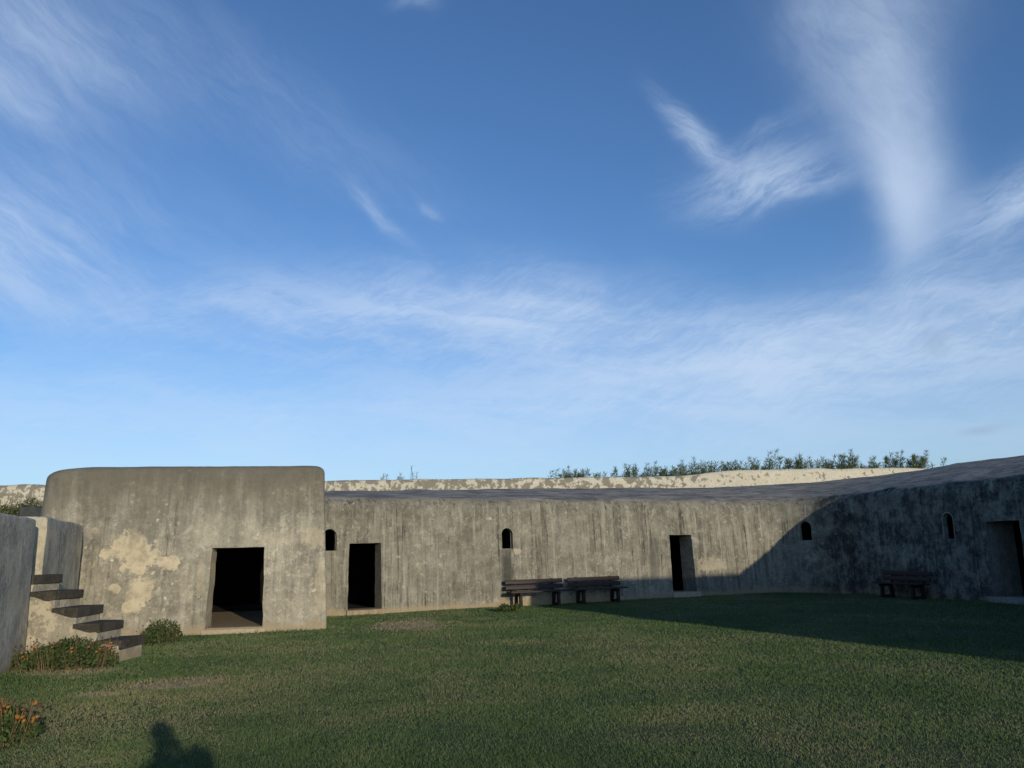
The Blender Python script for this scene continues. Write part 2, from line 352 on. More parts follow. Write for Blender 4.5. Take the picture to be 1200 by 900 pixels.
def cut_openings(o, openings, mat_reveal, mat_room_shade, smooth=40):
    """subtracts door and window tunnels with the dark rooms behind, then gives every opening its own child mesh"""
    cutters = []
    def cutter(f, pts_sz, d0, d1, sp=0, chip=0.0):
        if chip:
            q = []
            for a, b in zip(pts_sz, pts_sz[1:]+pts_sz[:1]):
                L = math.hypot(b[0]-a[0], b[1]-a[1]); kk = max(1, int(L/.11))
                for i in range(kk):
                    u = a[0]+(b[0]-a[0])*i/kk; v = a[1]+(b[1]-a[1])*i/kk
                    n = mnoise.noise_vector(Vector((u*5+f[0].x, v*5, f[0].y)))
                    e = chip if i else chip*.3
                    q.append((u+n.x*e, v+(n.y*e if v > pts_sz[0][1]+.05 else 0)))
            pts_sz = q
        lo_ = min(p[0] for p in pts_sz); hi_ = max(p[0] for p in pts_sz)
        O, T, Nn = f; bm = bmesh.new(); A = []; B = []
        for (s, z) in pts_sz:
            for L, d in ((A, d0), (B, d1)):
                q = O+T*(s-(sp*(s-lo_)/(hi_-lo_) if d > 0 else 0))+Nn*d; L.append(bm.verts.new((q.x, q.y, z)))
        k = len(A)
        bm.faces.new(A); bm.faces.new(B[::-1])
        for i in range(k): bm.faces.new((A[(i+1) % k], A[i], B[i], B[(i+1) % k]))
        bmesh.ops.recalc_face_normals(bm, faces=bm.faces)
        me = bpy.data.meshes.new('cut'); bm.to_mesh(me); bm.free()
        c = bpy.data.objects.new('cut', me); COL.objects.link(c); cutters.append(c)
        md = o.modifiers.new('b', 'BOOLEAN'); md.operation = 'DIFFERENCE'; md.solver = 'EXACT'; md.object = c
    for op in openings:
        s0, s1, z0, z1 = op['rect']
        if op['arch']:
            r = (s1-s0)/2; zc = z1-r
            pts = [(s0, z0), (s1, z0)]+[((s0+s1)/2+r*math.cos(a), zc+r*math.sin(a)) for a in [math.pi*k/10 for k in range(11)]]
        else:
            dj = op.get('skew', 0)
            pts = [(s0-dj, z0), (s1+dj, z0), (s1, z1), (s0, z1)]
        if op['arch']:
            cutter(op['frame'], pts, -.6, .20, 0, .010)
            cm = ((s0+s1)/2, (z0+z1)/2)
            cutter(op['frame'], [(cm[0]+(u-cm[0])*.92, cm[1]+(v-cm[1])*.96) for u, v in pts], .19, op['depth'], 0, .008)
        else: cutter(op['frame'], pts, -.6, op['depth'], op.get('splay', 0), .016)
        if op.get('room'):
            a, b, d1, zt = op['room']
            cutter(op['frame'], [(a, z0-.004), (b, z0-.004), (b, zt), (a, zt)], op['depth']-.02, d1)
    bpy.context.view_layer.update()
    dg = bpy.context.evaluated_depsgraph_get()
    me = bpy.data.meshes.new_from_object(o.evaluated_get(dg))
    o.modifiers.clear(); old = o.data; o.data = me; bpy.data.meshes.remove(old)
    for c in cutters: bpy.data.objects.remove(c)
    # split
    bm = bmesh.new(); bm.from_mesh(me); bm.normal_update()
    groups = [[] for _ in openings]
    for f in bm.faces:
        c = f.calc_center_median(); n = f.normal
        for i, op in enumerate(openings):
            O, T, Nn = op['frame']; q = c.xy-O
            s, d = q.dot(T), q.dot(Nn); e = .006
            nn = n.xy.dot(Nn)
            s0, s1, z0, z1 = op['rect']; dj = op.get('skew', 0)
            e2 = .03; inp = s0-dj-e2 < s < s1+dj+e2 and z0-e2 < c.z < z1+e2 and -.1 < d < op['depth']+e and (abs(nn) < .6 or d > .17)
            inr = False
            if op.get('room'):
                a, b, d1, zt = op['room']
                inr = a-e < s < b+e and z0-.02 < c.z < zt+e and op['depth']-.03 < d < d1+e
            if inp or inr:
                groups[i].append((f, (inr and not (inp and d < op['depth']-.05)) or (op['arch'] and d > .21))); break
    for i, op in enumerate(openings):
        if not groups[i]: print('NO FACES', op); continue
        b2 = bmesh.new(); mp = {}
        for f, room in groups[i]:
            vs = []
            for v in f.verts:
                if v.index not in mp: mp[v.index] = b2.verts.new(v.co)
                vs.append(mp[v.index])
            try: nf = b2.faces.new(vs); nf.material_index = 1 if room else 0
            except ValueError: pass
        m2 = bpy.data.meshes.new(op['name']); b2.to_mesh(m2); b2.free()
        ch = link(op['name'], m2, [op.get('mat', mat_reveal), mat_room_shade], o)
        if op.get('label'): ch['label'] = op['label']
    bmesh.ops.delete(bm, geom=[f for g in groups for f, _ in g], context='FACES')
    bm.to_mesh(me); bm.free()
    me.polygons.foreach_set('use_smooth', [True]*len(me.polygons)); me.set_sharp_from_angle(angle=R(smooth))

# ---- L-shaped casemate at the back and right
CB = Vector((-5.05, 21.89)); CD = Vector((.912, .409)).normalized(); CN = Vector((-CD.y, CD.x))
WB = Vector((11.187, 26.483)); WD = Vector((.2666, -.9638)).normalized(); WN = Vector((-WD.y, WD.x))   # into the wing
path = []
s = -.72
while s < 14.0: path.append((CB+CD*s, CN, s)); s += .16
for k in range(0, 25):
    t = k/24; a, c, b = CB+CD*14.1, Vector((10.53, 28.87)), WB+WD*.5
    p = a*(1-t)**2+c*2*t*(1-t)+b*t*t; tg = ((c-a)*(1-t)+(b-c)*t).normalized()
    path.append((p, Vector((-tg.y, tg.x)), 14.1+t*5.6))
s = .66
bend = 7.6; WD2 = Vector((WD.x*math.cos(R(-6))-WD.y*math.sin(R(-6)), WD.x*math.sin(R(-6))+WD.y*math.cos(R(-6)))); WN2 = Vector((-WD2.y, WD2.x))  # unseen bend, added to carry the wing's shadow further left
while s < 15:
    if s < bend: path.append((WB+WD*s, WN, 19.7+s-.5))
    else: path.append((WB+WD*bend+WD2*(s-bend), WN2, 19.7+s-.5))
    s += .16
def ridge_z(u): return float(np.interp(u, [0, 1.6, 7.3, 15, 17.7, 20, 23, 36], [3.68, 3.74, 3.88, 4.02, 4.12, 4.28, 4.22, 4.2]))
bm = bmesh.new(); loops = []; roof_band = None
for (p, nv, u) in path:
    zr = ridge_z(u); dz = .08*min(1, max(0, (u-15.5)/2.5)); prof = [(0, -.3)]
    for i in range(17): z = 2.84*i/16; prof.append((.035*z, z))
    for i in range(1, 7):
        a = i/6*R(80); prof.append((.10+.42*(1-math.cos(a)), 2.84+.42*math.sin(a)))
    for i in range(1, 13):
        t = i/12; prof.append((.45+3.75*t, 3.255+(zr-3.255)*(t+.18*t*(1-t))))
    prof += [(4.5, zr-.05), (4.85, zr-.4), (4.9, 1.5), (4.9, -.3)]
    ring = []
    for j, (d, z) in enumerate(prof):
        q = p+nv*d; q3 = Vector((q.x, q.y, z))
        if d < 1.5 and z > 2: q3.z += dz*min(1, z-2)
        if z > -.2: q3 = wob(q3, .014 if d < .3 else .035, 1.1 if d < .3 else .8)
        ring.append(bm.verts.new(q3))
    loops.append(ring)
k = len(loops[0])
for a, b in zip(loops, loops[1:]):
    for j in range(k): bm.faces.new((a[j], b[j], b[(j+1) % k], a[(j+1) % k]))
bm.faces.new(loops[0]); bm.faces.new(loops[-1][::-1])
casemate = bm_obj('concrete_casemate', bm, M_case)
tag(casemate, 'long low grey concrete casemate bending round the far right corner of the lawn', 'fortification')
fB = (CB, CD, CN); fW = (WB, WD, WN)
# frame for the slit in the rounded corner
tc = .58; a_, c_, b_ = CB+CD*14.1, Vector((10.53, 28.87)), WB+WD*.5
pc = a_*(1-tc)**2+c_*2*tc*(1-tc)+b_*tc*tc; tgc = ((c_-a_)*(1-tc)+(b_-c_)*tc).normalized()
fC = (pc, tgc, Vector((-tgc.y, tgc.x)))
ops_case = [
    dict(name='doorway', frame=fB, rect=(.42, 1.43, .10, 1.92), arch=False, skew=.02, depth=.52, splay=.17, room=(-.3, 2.6, 3.9, 2.35), label='doorway nearest the bunker with a pale right jamb'),
    dict(name='doorway', frame=fB, rect=(11.28, 12.24, .14, 2.03), arch=False, skew=.03, depth=.72, splay=.10, room=(10.3, 13.2, 3.6, 2.35), label='narrow doorway right of the paired benches'),
    dict(name='doorway', frame=fW, rect=(5.5, 6.55, .14, 2.10), arch=False, skew=.03, depth=1.05, room=(4.8, 7.6, 3.8, 2.4), label='shaded doorway beside the single bench'),
    dict(name='window_slit', frame=fB, rect=(-.32, .06, 1.72, 2.33), arch=True, depth=1.4, room=None),
    dict(name='window_slit', frame=fB, rect=(5.10, 5.47, 1.68, 2.31), arch=True, depth=1.6, room=None, label='arched slit with a dark stain running down below it'),
    dict(name='window_slit', frame=fC, rect=(-.27, .12, 1.75, 2.42), arch=True, depth=1.6, room=None),
    dict(name='window_slit', frame=fW, rect=(4.08, 4.44, 1.66, 2.40), arch=True, depth=1.6, room=None, label='arched slit with a pale rim in the shaded wing'),
]
cut_openings(casemate, ops_case, M_reveal, M_room_shade)
def slit_rim(frame, rect, wdt, proud, parent):
    O, T, Nn = frame; s0, s1, z0, z1 = rect; r = (s1-s0)/2; zc = z1-r; cx = (s0+s1)/2; bm = bmesh.new()
    path_ = [(s0, z0), (s0, zc)]+[(cx-r*math.cos(a), zc+r*math.sin(a)) for a in [math.pi*k/10 for k in range(1, 10)]]+[(s1, zc), (s1, z0)]
    outer = [(s0-wdt, z0)]+[(cx+(u-cx)*(1+wdt/r), zc+(v-zc)*(1+wdt/r)) if v > zc else (u+(-wdt if u < cx else wdt), v) for u, v in path_[1:-1]]+[(s1+wdt, z0)]
    rows = []
    for (a, b) in zip(path_, outer):
        row = []
        for (u, v), d in ((a, .06), (a, -proud), (b, -proud), (b, .06)):
            q = O+T*u+Nn*(d+.035*v); row.append(bm.verts.new((q.x, q.y, v)))
        rows.append(row)
    for A_, B_ in zip(rows, rows[1:]):
        for i in range(4): bm.faces.new((A_[i], A_[(i+1) % 4], B_[(i+1) % 4], B_[i]))
    bm.faces.new(rows[0]); bm.faces.new(rows[-1][::-1])
    return bm_obj('slit_rim', bm, M_reveal, parent, 40)
slit_rim(fW, (4.08, 4.44, 1.66, 2.40), .035, .012, casemate)
def slab(name, frame, s0, s1, d0, d1, z0, z1, mat, parent, bevel=.012):
    O, T, Nn = frame; c = O+T*(s0+s1)/2+Nn*(d0+d1)/2
    bm = bmesh.new(); box_bm(bm, (c.x, c.y, (z0+z1)/2), (s1-s0, d1-d0, z1-z0), Matrix.Rotation(math.atan2(T.y, T.x), 3, 'Z'), bevel)
    return bm_obj(name, bm, mat, parent, 40)
slab('threshold', fB, .36, 1.5, -.10, .84, -.2, .105, M_floor, casemate)
slab('threshold', fB, 11.2, 12.32, -.10, .97, -.2, .145, M_sill, casemate)
slab('threshold', fW, 5.4, 6.65, -.12, 1.0, -.2, .145, M_reveal, casemate)

# ---- bunker on the left
BR = Vector((-4.23, 17.87)); BT = Vector((.988, .154)).normalized(); BN = Vector((-BT.y, BT.x))
pA, pB = BR-BT*6.42, BR
pC = pB+Vector((-.41, .912))*10.4; pD = pA+Vector((-.12, .99))*10.2
def bz(x, y):      # the roof edge sags towards the left end
    q = (Vector((x, y))-BR).dot(BT)
    return -.03-.09*max(0, (-q-5.0)/1.2)**2
bunker = prism('concrete_bunker', [tuple(pA), tuple(pB), tuple(pC), tuple(pD)], 3.71, M_bunker, rad=[.34, .14, .3, .3], top_r=.20, batter=.035, zfun=bz)
tag(bunker, 'blocky weathered concrete bunker with one open doorway and flaked beige plaster', 'bunker')
fK = (BR, BT, BN)
cut_openings(bunker, [dict(name='doorway', frame=fK, rect=(-2.58, -1.45, .085, 1.82), arch=False, skew=.04, depth=.60, room=(-5.2, -.75, 9.6, 2.4), mat=M_pale)], M_reveal, M_room_shade)
slab('doorsill', fK, -2.68, -1.33, -.07, .05, -.2, .075, M_sill, bunker)
slab('floor_slab', fK, -5.15, -.8, .6, 5.45, -.1, .10, M_floor, bunker, 0)
slab('floor_slab', fK, -2.6, -1.42, .052, .598, -.1, .10, M_floor, bunker, 0)

# ---- walls on the left, with the gap that the stairs climb through
LB = Vector((-7.54, 11.78)); LD = Vector((-.329, .944)).normalized(); LN = Vector((-LD.y, LD.x))   # into the wall (left)
def lw(s, d): q = LB+LD*s+LN*d; return (q.x, q.y)
side_wall = prism('boundary_wall', [lw(-7.5, 0), lw(1.30, 0), lw(1.30, .62), lw(-7.5, .62)], 2.30, M_left, rad=.03, top_r=.05, batter=.012, amp=.016)
tag(side_wall, 'grey streaked boundary wall at the left picture edge, lower than the bunker', 'wall')
far_wall = prism('stair_wall', [lw(1.78, -.05), lw(5.1, -.05), lw(5.1, .9), lw(1.78, .9)], 2.36, [M_left, M_pale], rad=.025, top_r=.06, batter=.012, amp=.02)
for p in far_wall.data.polygons:
    if p.normal.dot(Vector((-LD.x, -LD.y, 0))) > .75: p.material_index = 1
tag(far_wall, 'wall behind the stairs with a beige cut end, butting against the bunker', 'wall')

# ---- stairs
stairs = empty('staircase', (-6.45, 13.45, 0))
tag(stairs, 'narrow plastered outdoor staircase with dark slab treads climbing left beside the bunker', 'stairs')
tops = [.32+.266*k for k in range(8)]
bmf = bmesh.new()
prof = [(-6.47, -.3)]
for k, zt in enumerate(tops):
    xf = -6.47-.382*k; prof += [(xf-.012*(k > 0), zt-.02)] if False else [(xf, zt-.045), (xf-.382, zt-.045)]
prof += [(-6.47-.382*8, -.3)]
A = [bmf.verts.new(Vector((x+.45+6.0-6.45+6.45-6.45, 0, z))) for x, z in [(0, 0)]] and None
bmf.free(); bmf = bmesh.new()
def wp(x, y, z): return wob((x, y, z), .012, 2.2)-Vector((-6.45, 13.45, 0))
ya, yb = 13.08, 13.86
VA = [bmf.verts.new(wp(x, ya-.04*(1-min(1, max(0, z+.3)/1.2)), z)) for x, z in prof]; VB = [bmf.verts.new(wp(x, yb, z)) for x, z in prof]
bmf.faces.new(VA); bmf.faces.new(VB[::-1])
for i in range(len(VA)): bmf.faces.new((VA[(i+1) % len(VA)], VA[i], VB[i], VB[(i+1) % len(VA)]))
fl = bm_obj('flank', bmf, M_flank, stairs)
bv = fl.modifiers.new('bev', 'BEVEL'); bv.width = .02; bv.segments = 2; bv.limit_method = 'ANGLE'
for k, zt in enumerate(tops):
    xf = -6.47-.382*k+.02
    pr = [(xf, zt), (xf-.43, zt)]+[(xf-.43, zt-.075), (xf-.36, zt-.085), (xf-.28, zt-.105), (xf-.19, zt-.135), (xf-.10, zt-.155), (xf, zt-.15+.012*math.sin(k*2.3))]
    b2 = bmesh.new(); ang = -.10-.02*math.sin(k*1.7)
    def sp_(x, y, z):
        v = Vector((x, y, z)); v = wob(v, .014, 3.5)
        return v-Vector((-6.45, 13.45, 0))
    VA = [b2.verts.new(sp_(x, ya-.016, z)) for x, z in pr]; VB = [b2.verts.new(sp_(x+.02, yb+.012, z)) for x, z in pr]
    b2.faces.new(VA); b2.faces.new(VB[::-1])
    for i in range(len(VA)): b2.faces.new((VA[(i+1) % len(VA)], VA[i], VB[i], VB[(i+1) % len(VA)]))
    tr = bm_obj('tread', b2, M_tread, stairs)
    bv = tr.modifiers.new('bev', 'BEVEL'); bv.width = .012; bv.segments = 2; bv.limit_method = 'ANGLE'

# ---- blockhouse on the right, outside the frame: its shadow fills the right of the lawn
block = prism('concrete_blockhouse', [(8.5, 7.0), (10.5, 2.94), (19.7, 7.0), (17.7, 11.3)], 4.24, M_bunker, rad=.14, top_r=.10, batter=.13, sp=.4)
tag(block, 'tall concrete blockhouse closing the right side of the lawn, whose shadow lies across it', 'blockhouse')

# ---- far parapet
pts = [(-34, 5.3), (-24.4, 5.24), (-22.5, 5.2), (-8.6, 5.11), (-4.15, 5.06), (0, 5.02), (3.9, 4.99), (6.4, 4.95), (8.0, 4.96), (8.9, 5.03), (9.7, 5.12), (10.8, 5.17), (14, 5.14), (17.3, 5.11), (19.7, 5.06), (30, 5.0), (40, 4.9)]
bm = bmesh.new(); loops = []
xs = np.arange(-34, 40, .25)
for x in xs:
    h = float(np.interp(x, [p[0] for p in pts], [p[1] for p in pts])); yy = 36.5+.00*x
    h += .04*mnoise.noise((x*.8, 0, 0))
    pr = [(0, 3.0), (.02, 3.6), (.04, 4.1), (.06, 4.5), (.08, h-.18), (.12, h-.06), (.22, h), (.6, h+.01), (.72, h-.08), (.75, 3.0)]
    loops.append([bm.verts.new(wob((x, yy+d, z), .03, .9)) for d, z in pr])
for a, b in zip(loops, loops[1:]):
    for j in range(len(a)): bm.faces.new((a[j], b[j], b[(j+1) % len(a)], a[(j+1) % len(a)]))
bm.faces.new(loops[0]); bm.faces.new(loops[-1][::-1])
parapet = bm_obj('parapet_wall', bm, M_parapet, None, 50)
tag(parapet, 'long pale cream parapet with grey lichen patches behind the casemate roof', 'wall')

# ---- small dark wall with the plants over it, far left behind the boundary wall
tw = prism('retaining_wall', [(-12.95, 20.0), (-11.3, 20.1), (-11.3, 20.7), (-12.95, 20.6)], 3.02, M_wing, rad=.05, top_r=.08, amp=.03)
tag(tw, 'short blackened retaining wall seen over the boundary wall, left of the bunker', 'wall')

# ------------------------------------------------------------------ ground
def ground_material():
    m, t, b = new_mat('lawn_soil')
    P = t.node('ShaderNodeTexCoord').outputs['Object']
    n1 = t.step(t.noise(P, .5, 6, .6), .35, .65); n2 = t.step(t.noise(P, 6, 8, .7), .3, .7)
    col = t.mix(n2, (.026, .042, .018), (.050, .072, .032))
    col = t.mix(t.math('MULTIPLY', n1, .35), col, (.07, .07, .036))
    jag = t.math('MULTIPLY', t.math('SUBTRACT', t.noise(P, 2.6, 8, .72), .5), 2.4)
    for c, r in (((-4.5, 10.7, 0), (.75, .5, 1)), ((-2.5, 18.7, 0), (.9, 1.5, 1)), ((-6.8, 12.1, 0), (1.0, .45, 1)), ((-5.2, 10.0, 0), (.4, .25, 1))):
        d = t.vmath('LENGTH', t.scale(t.vmath('SUBTRACT', P, c), tuple(1/q for q in r)))
        col = t.mix(t.step(t.math('ADD', d, jag), 1.0, .6, 0, .9), col, (.30, .235, .15))
    t.put(b.inputs['Base Color'], col); b.inputs['Roughness'].default_value = 1
    bp = t.node('ShaderNodeBump'); bp.inputs['Strength'].default_value = .7; bp.inputs['Distance'].default_value = .03
    t.put(bp.inputs['Height'], t.noise(P, 18, 6, .7)); t.l.new(bp.outputs[0], b.inputs['Normal'])
    return m
def gz(x, y):
    return .022*mnoise.noise((x*.35, y*.35, 0))+.012*mnoise.noise((x*1.1, y*1.1, 4))-.02
bm = bmesh.new()
gx = np.concatenate([[-600, -150, -60], np.arange(-30, 30.1, .5), [60, 150, 600]]); gy = np.concatenate([[-600, -150, -40], np.arange(-12, 40.1, .5), [80, 200, 900]])
V = [[bm.verts.new((x, y, gz(x, y))) for x in gx] for y in gy]
for i in range(len(gy)-1):
    for j in range(len(gx)-1): bm.faces.new((V[i][j], V[i][j+1], V[i+1][j+1], V[i+1][j]))
ground = bm_obj('ground', bm, ground_material(), None, 180); tag(ground, kind='structure')
M_bank = simple('bank_grass', (.035, .05, .02), (.09, .10, .045), 3, 1.0)
def bank(name, poly, z):
    bm = bmesh.new(); lo = [bm.verts.new((x, y, -.2)) for x, y in poly]; hi = [bm.verts.new((x, y, z)) for x, y in poly]
    bm.faces.new(hi); n = len(poly)
    for i in range(n): bm.faces.new((lo[i], lo[(i+1) % n], hi[(i+1) % n], hi[i]))
    o = bm_obj(name, bm, M_bank); tag(o, kind='structure'); return o
bank('terrace', [lw(-7.45, .6), lw(1.2, .6), lw(1.2, .95), lw(4.9, .92), (-11.2, 18.5), (-12.8, 20.3), (-16, 20.3), (-16, 4.5)], 2.12)
bank('rampart', [(-34, 37.1), (40, 37.1), (40, 47), (-34, 47)], 4.30)
bank('rampart', [(-34, 33.8), (4, 33.8), (16, 35.4), (40, 35.4), (40, 36.6), (-34, 36.6)], 3.15)
bank('terrace', [(-34, 20.8), (-12.2, 20.65), (-12.2, 30), (-34, 30)], 2.75)

# ------------------------------------------------------------------ foliage material
def leaf_material(name, dark, mid, light):
    m, t, b = new_mat(name)
    a = t.node('ShaderNodeAttribute', attribute_name='tint').outputs['Fac']
    cr = t.node('ShaderNodeValToRGB'); t.put(cr.inputs[0], a)
    cr.color_ramp.elements[0].color = (*dark, 1); cr.color_ramp.elements[1].color = (*light, 1)
    e = cr.color_ramp.elements.new(.55); e.color = (*mid, 1)
    t.put(b.inputs['Base Color'], cr.outputs[0]); b.inputs['Roughness'].default_value = .75
    b.inputs['Specular IOR Level'].default_value = .15
    return m
M_grass = leaf_material('grass_blade', (.058, .098, .030), (.096, .148, .054), (.25, .22, .125))
M_leaf = leaf_material('shrub_leaf', (.022, .042, .014), (.055, .088, .028), (.12, .13, .05))
M_casu = leaf_material('sapling_leaf', (.035, .055, .022), (.075, .100, .042), (.15, .16, .08))
M_dry = leaf_material('dry_stalk', (.10, .06, .035), (.16, .11, .06), (.24, .18, .10))
M_flower = simple('orange_petal', (.28, .11, .022), (.38, .165, .032), 40, .7, bump=0)
M_seed = simple('dry_flower_head', (.075, .035, .022), (.12, .065, .04), 30, .9, bump=0)

def tri_mesh(name, V, tint, mat, parent=None, quads=False):
    """V: (n, 3 or 4, 3) array of faces"""
    n, k, _ = V.shape
    me = bpy.data.meshes.new(name)
    me.vertices.add(n*k); me.vertices.foreach_set('co', V.reshape(-1).astype(np.float32))
    me.loops.add(n*k); me.loops.foreach_set('vertex_index', np.arange(n*k, dtype=np.int32))
    me.polygons.add(n); me.polygons.foreach_set('loop_start', np.arange(0, n*k, k, dtype=np.int32))
    try: me.polygons.foreach_set('loop_total', np.full(n, k, dtype=np.int32))
    except Exception: pass
    at = me.attributes.new('tint', 'FLOAT', 'POINT'); at.data.foreach_set('value', np.repeat(tint, k).astype(np.float32))
    me.update(); me.validate()
    return link(name, me, mat, parent)

# ------------------------------------------------------------------ lawn grass
def vnoise(x, y, sc, seed=0, oct=4):
    out = np.zeros_like(x); amp = 1; tot = 0
    for o in range(oct):
        r = np.random.default_rng(seed+o); tbl = r.random((64, 64)); f = sc*2**o
        u, v = x*f, y*f; iu, iv = np.floor(u).astype(int), np.floor(v).astype(int); fu, fv = u-iu, v-iv
        fu = fu*fu*(3-2*fu); fv = fv*fv*(3-2*fv); g = lambda a, b: tbl[a % 64, b % 64]
        out += amp*((g(iu, iv)*(1-fu)+g(iu+1, iv)*fu)*(1-fv)+(g(iu, iv+1)*(1-fu)+g(iu+1, iv+1)*fu)*fv); tot += amp; amp *= .55
    return out/tot
N = 1200000
r = 3.6*np.exp(rng.random(N)*math.log(31/3.6)); th = (rng.random(N)*2-1)*R(42)
x = r*np.sin(th); y = r*np.cos(th)
keep = ((x-CB.x)*CN.x+(y-CB.y)*CN.y < -.02) & ((x-WB.x)*WN.x+(y-WB.y)*WN.y < -.02)
# rounded corner: stay inside the fillet curve
fx = np.array([p[0].x for p in path]); fy = np.array([p[0].y for p in path])
cc = (x > 6.5) & (y > 24.5)
if cc.any():
    ang = np.arctan2(fy-22.0, fx-5.0); dist = np.hypot(fx-5.0, fy-22.0); o_ = np.argsort(ang)
    keep &= ~cc | (np.hypot(x-5, y-22) < np.interp(np.arctan2(y-22, x-5), ang[o_], dist[o_])-.03)
keep &= ~(((x-BR.x)*BN.x+(y-BR.y)*BN.y > -.02) & (x < -4.2) & ((x-BR.x)*.912+(y-BR.y)*.41 < .03))
keep &= ((x-LB.x)*LN.x+(y-LB.y)*LN.y < -.02)
keep &= ~((x < -6.42) & (y > 13.0) & (y < 13.9))
keep &= ~((x > 7.9) & (y < 11) & ((x-8)*.9+(y-7.05)*.41 > 0))
bare = np.zeros(N)
for cx, cy, rx, ry in ((-4.5, 10.7, .75, .5), (-2.5, 18.7, .9, 1.5), (-6.8, 12.1, 1.0, .45), (-5.2, 10.0, .4, .25)):
    bare = np.maximum(bare, 1.15-np.hypot((x-cx)/rx, (y-cy)/ry)+1.1*(vnoise(x, y, 1.6, 40)-.5))
keep &= rng.random(N) > np.clip(bare*1.2, 0, .62)
x, y, r, bare = x[keep], y[keep], r[keep], bare[keep]; N = len(x)
dry = vnoise(x, y, .55, 3); dry2 = vnoise(x, y, 2.3, 9)
gh = vnoise(x, y, 1.2, 21)
foot = np.minimum.reduce([np.abs((x-CB.x)*CN.x+(y-CB.y)*CN.y), np.abs((x-WB.x)*WN.x+(y-WB.y)*WN.y), np.where(x < -4.1, np.abs((x-BR.x)*BN.x+(y-BR.y)*BN.y), 9), np.abs((x-LB.x)*LN.x+(y-LB.y)*LN.y)])
h = (.012+.018*rng.random(N))*(.7+.6*gh)*np.clip(r/9, 1, 1.3)*(1+2.8*np.clip(1-foot/.16, 0, 1)*np.clip(3*vnoise(x, y, 1.1, 77)-1.05, 0, 1.3)); wd = .0020+.0012*rng.random(N); wd = wd*np.clip(r/5.5, .9, 3.6)
a = rng.random(N)*2*math.pi; lean = rng.random(N)*1.3*h; la = rng.random(N)*2*math.pi
gq = np.arange(-32, 32.01, .1); GZ = np.array([[gz(px, py) for px in gq] for py in gq[gq > -1]])
ix = np.clip(((x+32)/.1).astype(int), 0, len(gq)-1); iy = np.clip(((y+.9)/.1).astype(int), 0, GZ.shape[0]-1); gzv = GZ[iy, ix]-.004
b0 = np.stack([x-np.cos(a)*wd, y-np.sin(a)*wd, gzv], 1); b1 = np.stack([x+np.cos(a)*wd, y+np.sin(a)*wd, gzv], 1)
tp = np.stack([x+np.cos(la)*lean, y+np.sin(la)*lean, gzv+h], 1)
tint = np.clip(.10+.62*rng.random(N)*(.5+dry2)+.9*np.clip(dry-.46, -.3, 1)+.5*(vnoise(x, y, .22, 31, 3)-.5)+(rng.random(N) > .962)*.42+np.clip(bare*1.2, 0, .7), 0, 1)
g = tri_mesh('grass', np.stack([b0, b1, tp], 1), tint, M_grass); tag(g, 'short mown grass covering the courtyard lawn', 'grass', kind='stuff')
g.data.polygons.foreach_set('use_smooth', [False]*len(g.data.polygons))

# ------------------------------------------------------------------ benches
def bench(loc, rz, label):
    root = empty('bench', (*loc, 0), rz)          # local +x along the bench, -y the sitting side
    tag(root, label, 'bench', 'brown slatted benches along the casemate')
    Lh = .95
    def plank(name, c, size, tilt=0):
        b = bmesh.new(); box_bm(b, (0, 0, 0), size, None, .008)
        o = bm_obj(name, b, M_wood, root, 40); o.location = c; o.rotation_euler = (tilt, 0, 0); return o
    for i, yy in enumerate((-.40, -.255, -.11)): plank('seat_slat', (0, yy, .415-.012*(2-i)*0), (2*Lh, .125, .045), R(-2))
    for zz, yy in ((.545, .005), (.70, .045)): plank('back_slat', (0, yy, zz), (2*Lh, .04, .125), R(-14))
    for sx in (-.62, .62):
        b = bmesh.new(); box_bm(b, (sx, -.36, .19), (.085, .10, .40), Matrix.Rotation(R(-5), 3, 'X'), .01); bm_obj('leg', b, M_leg, root, 40)
        b = bmesh.new(); box_bm(b, (sx, -.02, .19), (.085, .11, .40), Matrix.Rotation(R(7), 3, 'X'), .01); bm_obj('leg', b, M_leg, root, 40)
        b = bmesh.new(); box_bm(b, (sx, -.215, .355), (.08, .46, .07), None, .008); bm_obj('seat_bearer', b, M_leg, root, 40)
        b = bmesh.new(); box_bm(b, (sx, -.215, .04), (.075, .42, .06), None, .008); bm_obj('foot_bar', b, M_leg, root, 40)
        b = bmesh.new(); box_bm(b, (sx, .055, .57), (.07, .05, .42), Matrix.Rotation(R(-14), 3, 'X'), .006); bm_obj('back_support', b, M_leg, root, 40)
    return root
def on_back(s_, d): q = CB+CD*s_+CN*d; return (q.x, q.y)
angB = math.atan2(CD.y, CD.x)
bench(on_back(6.0, -.30), angB-R(1.5), 'brown slatted bench on the left of the pair, below the stained slit')
bench(on_back(8.12, -.24), angB+R(1), 'brown slatted bench on the right of the pair, partly in shadow')
q = WB+WD*2.78-WN*.30
bench((q.x, q.y), math.atan2(WD.y, WD.x), 'single dark bench in full shade beside the right-hand doorway')

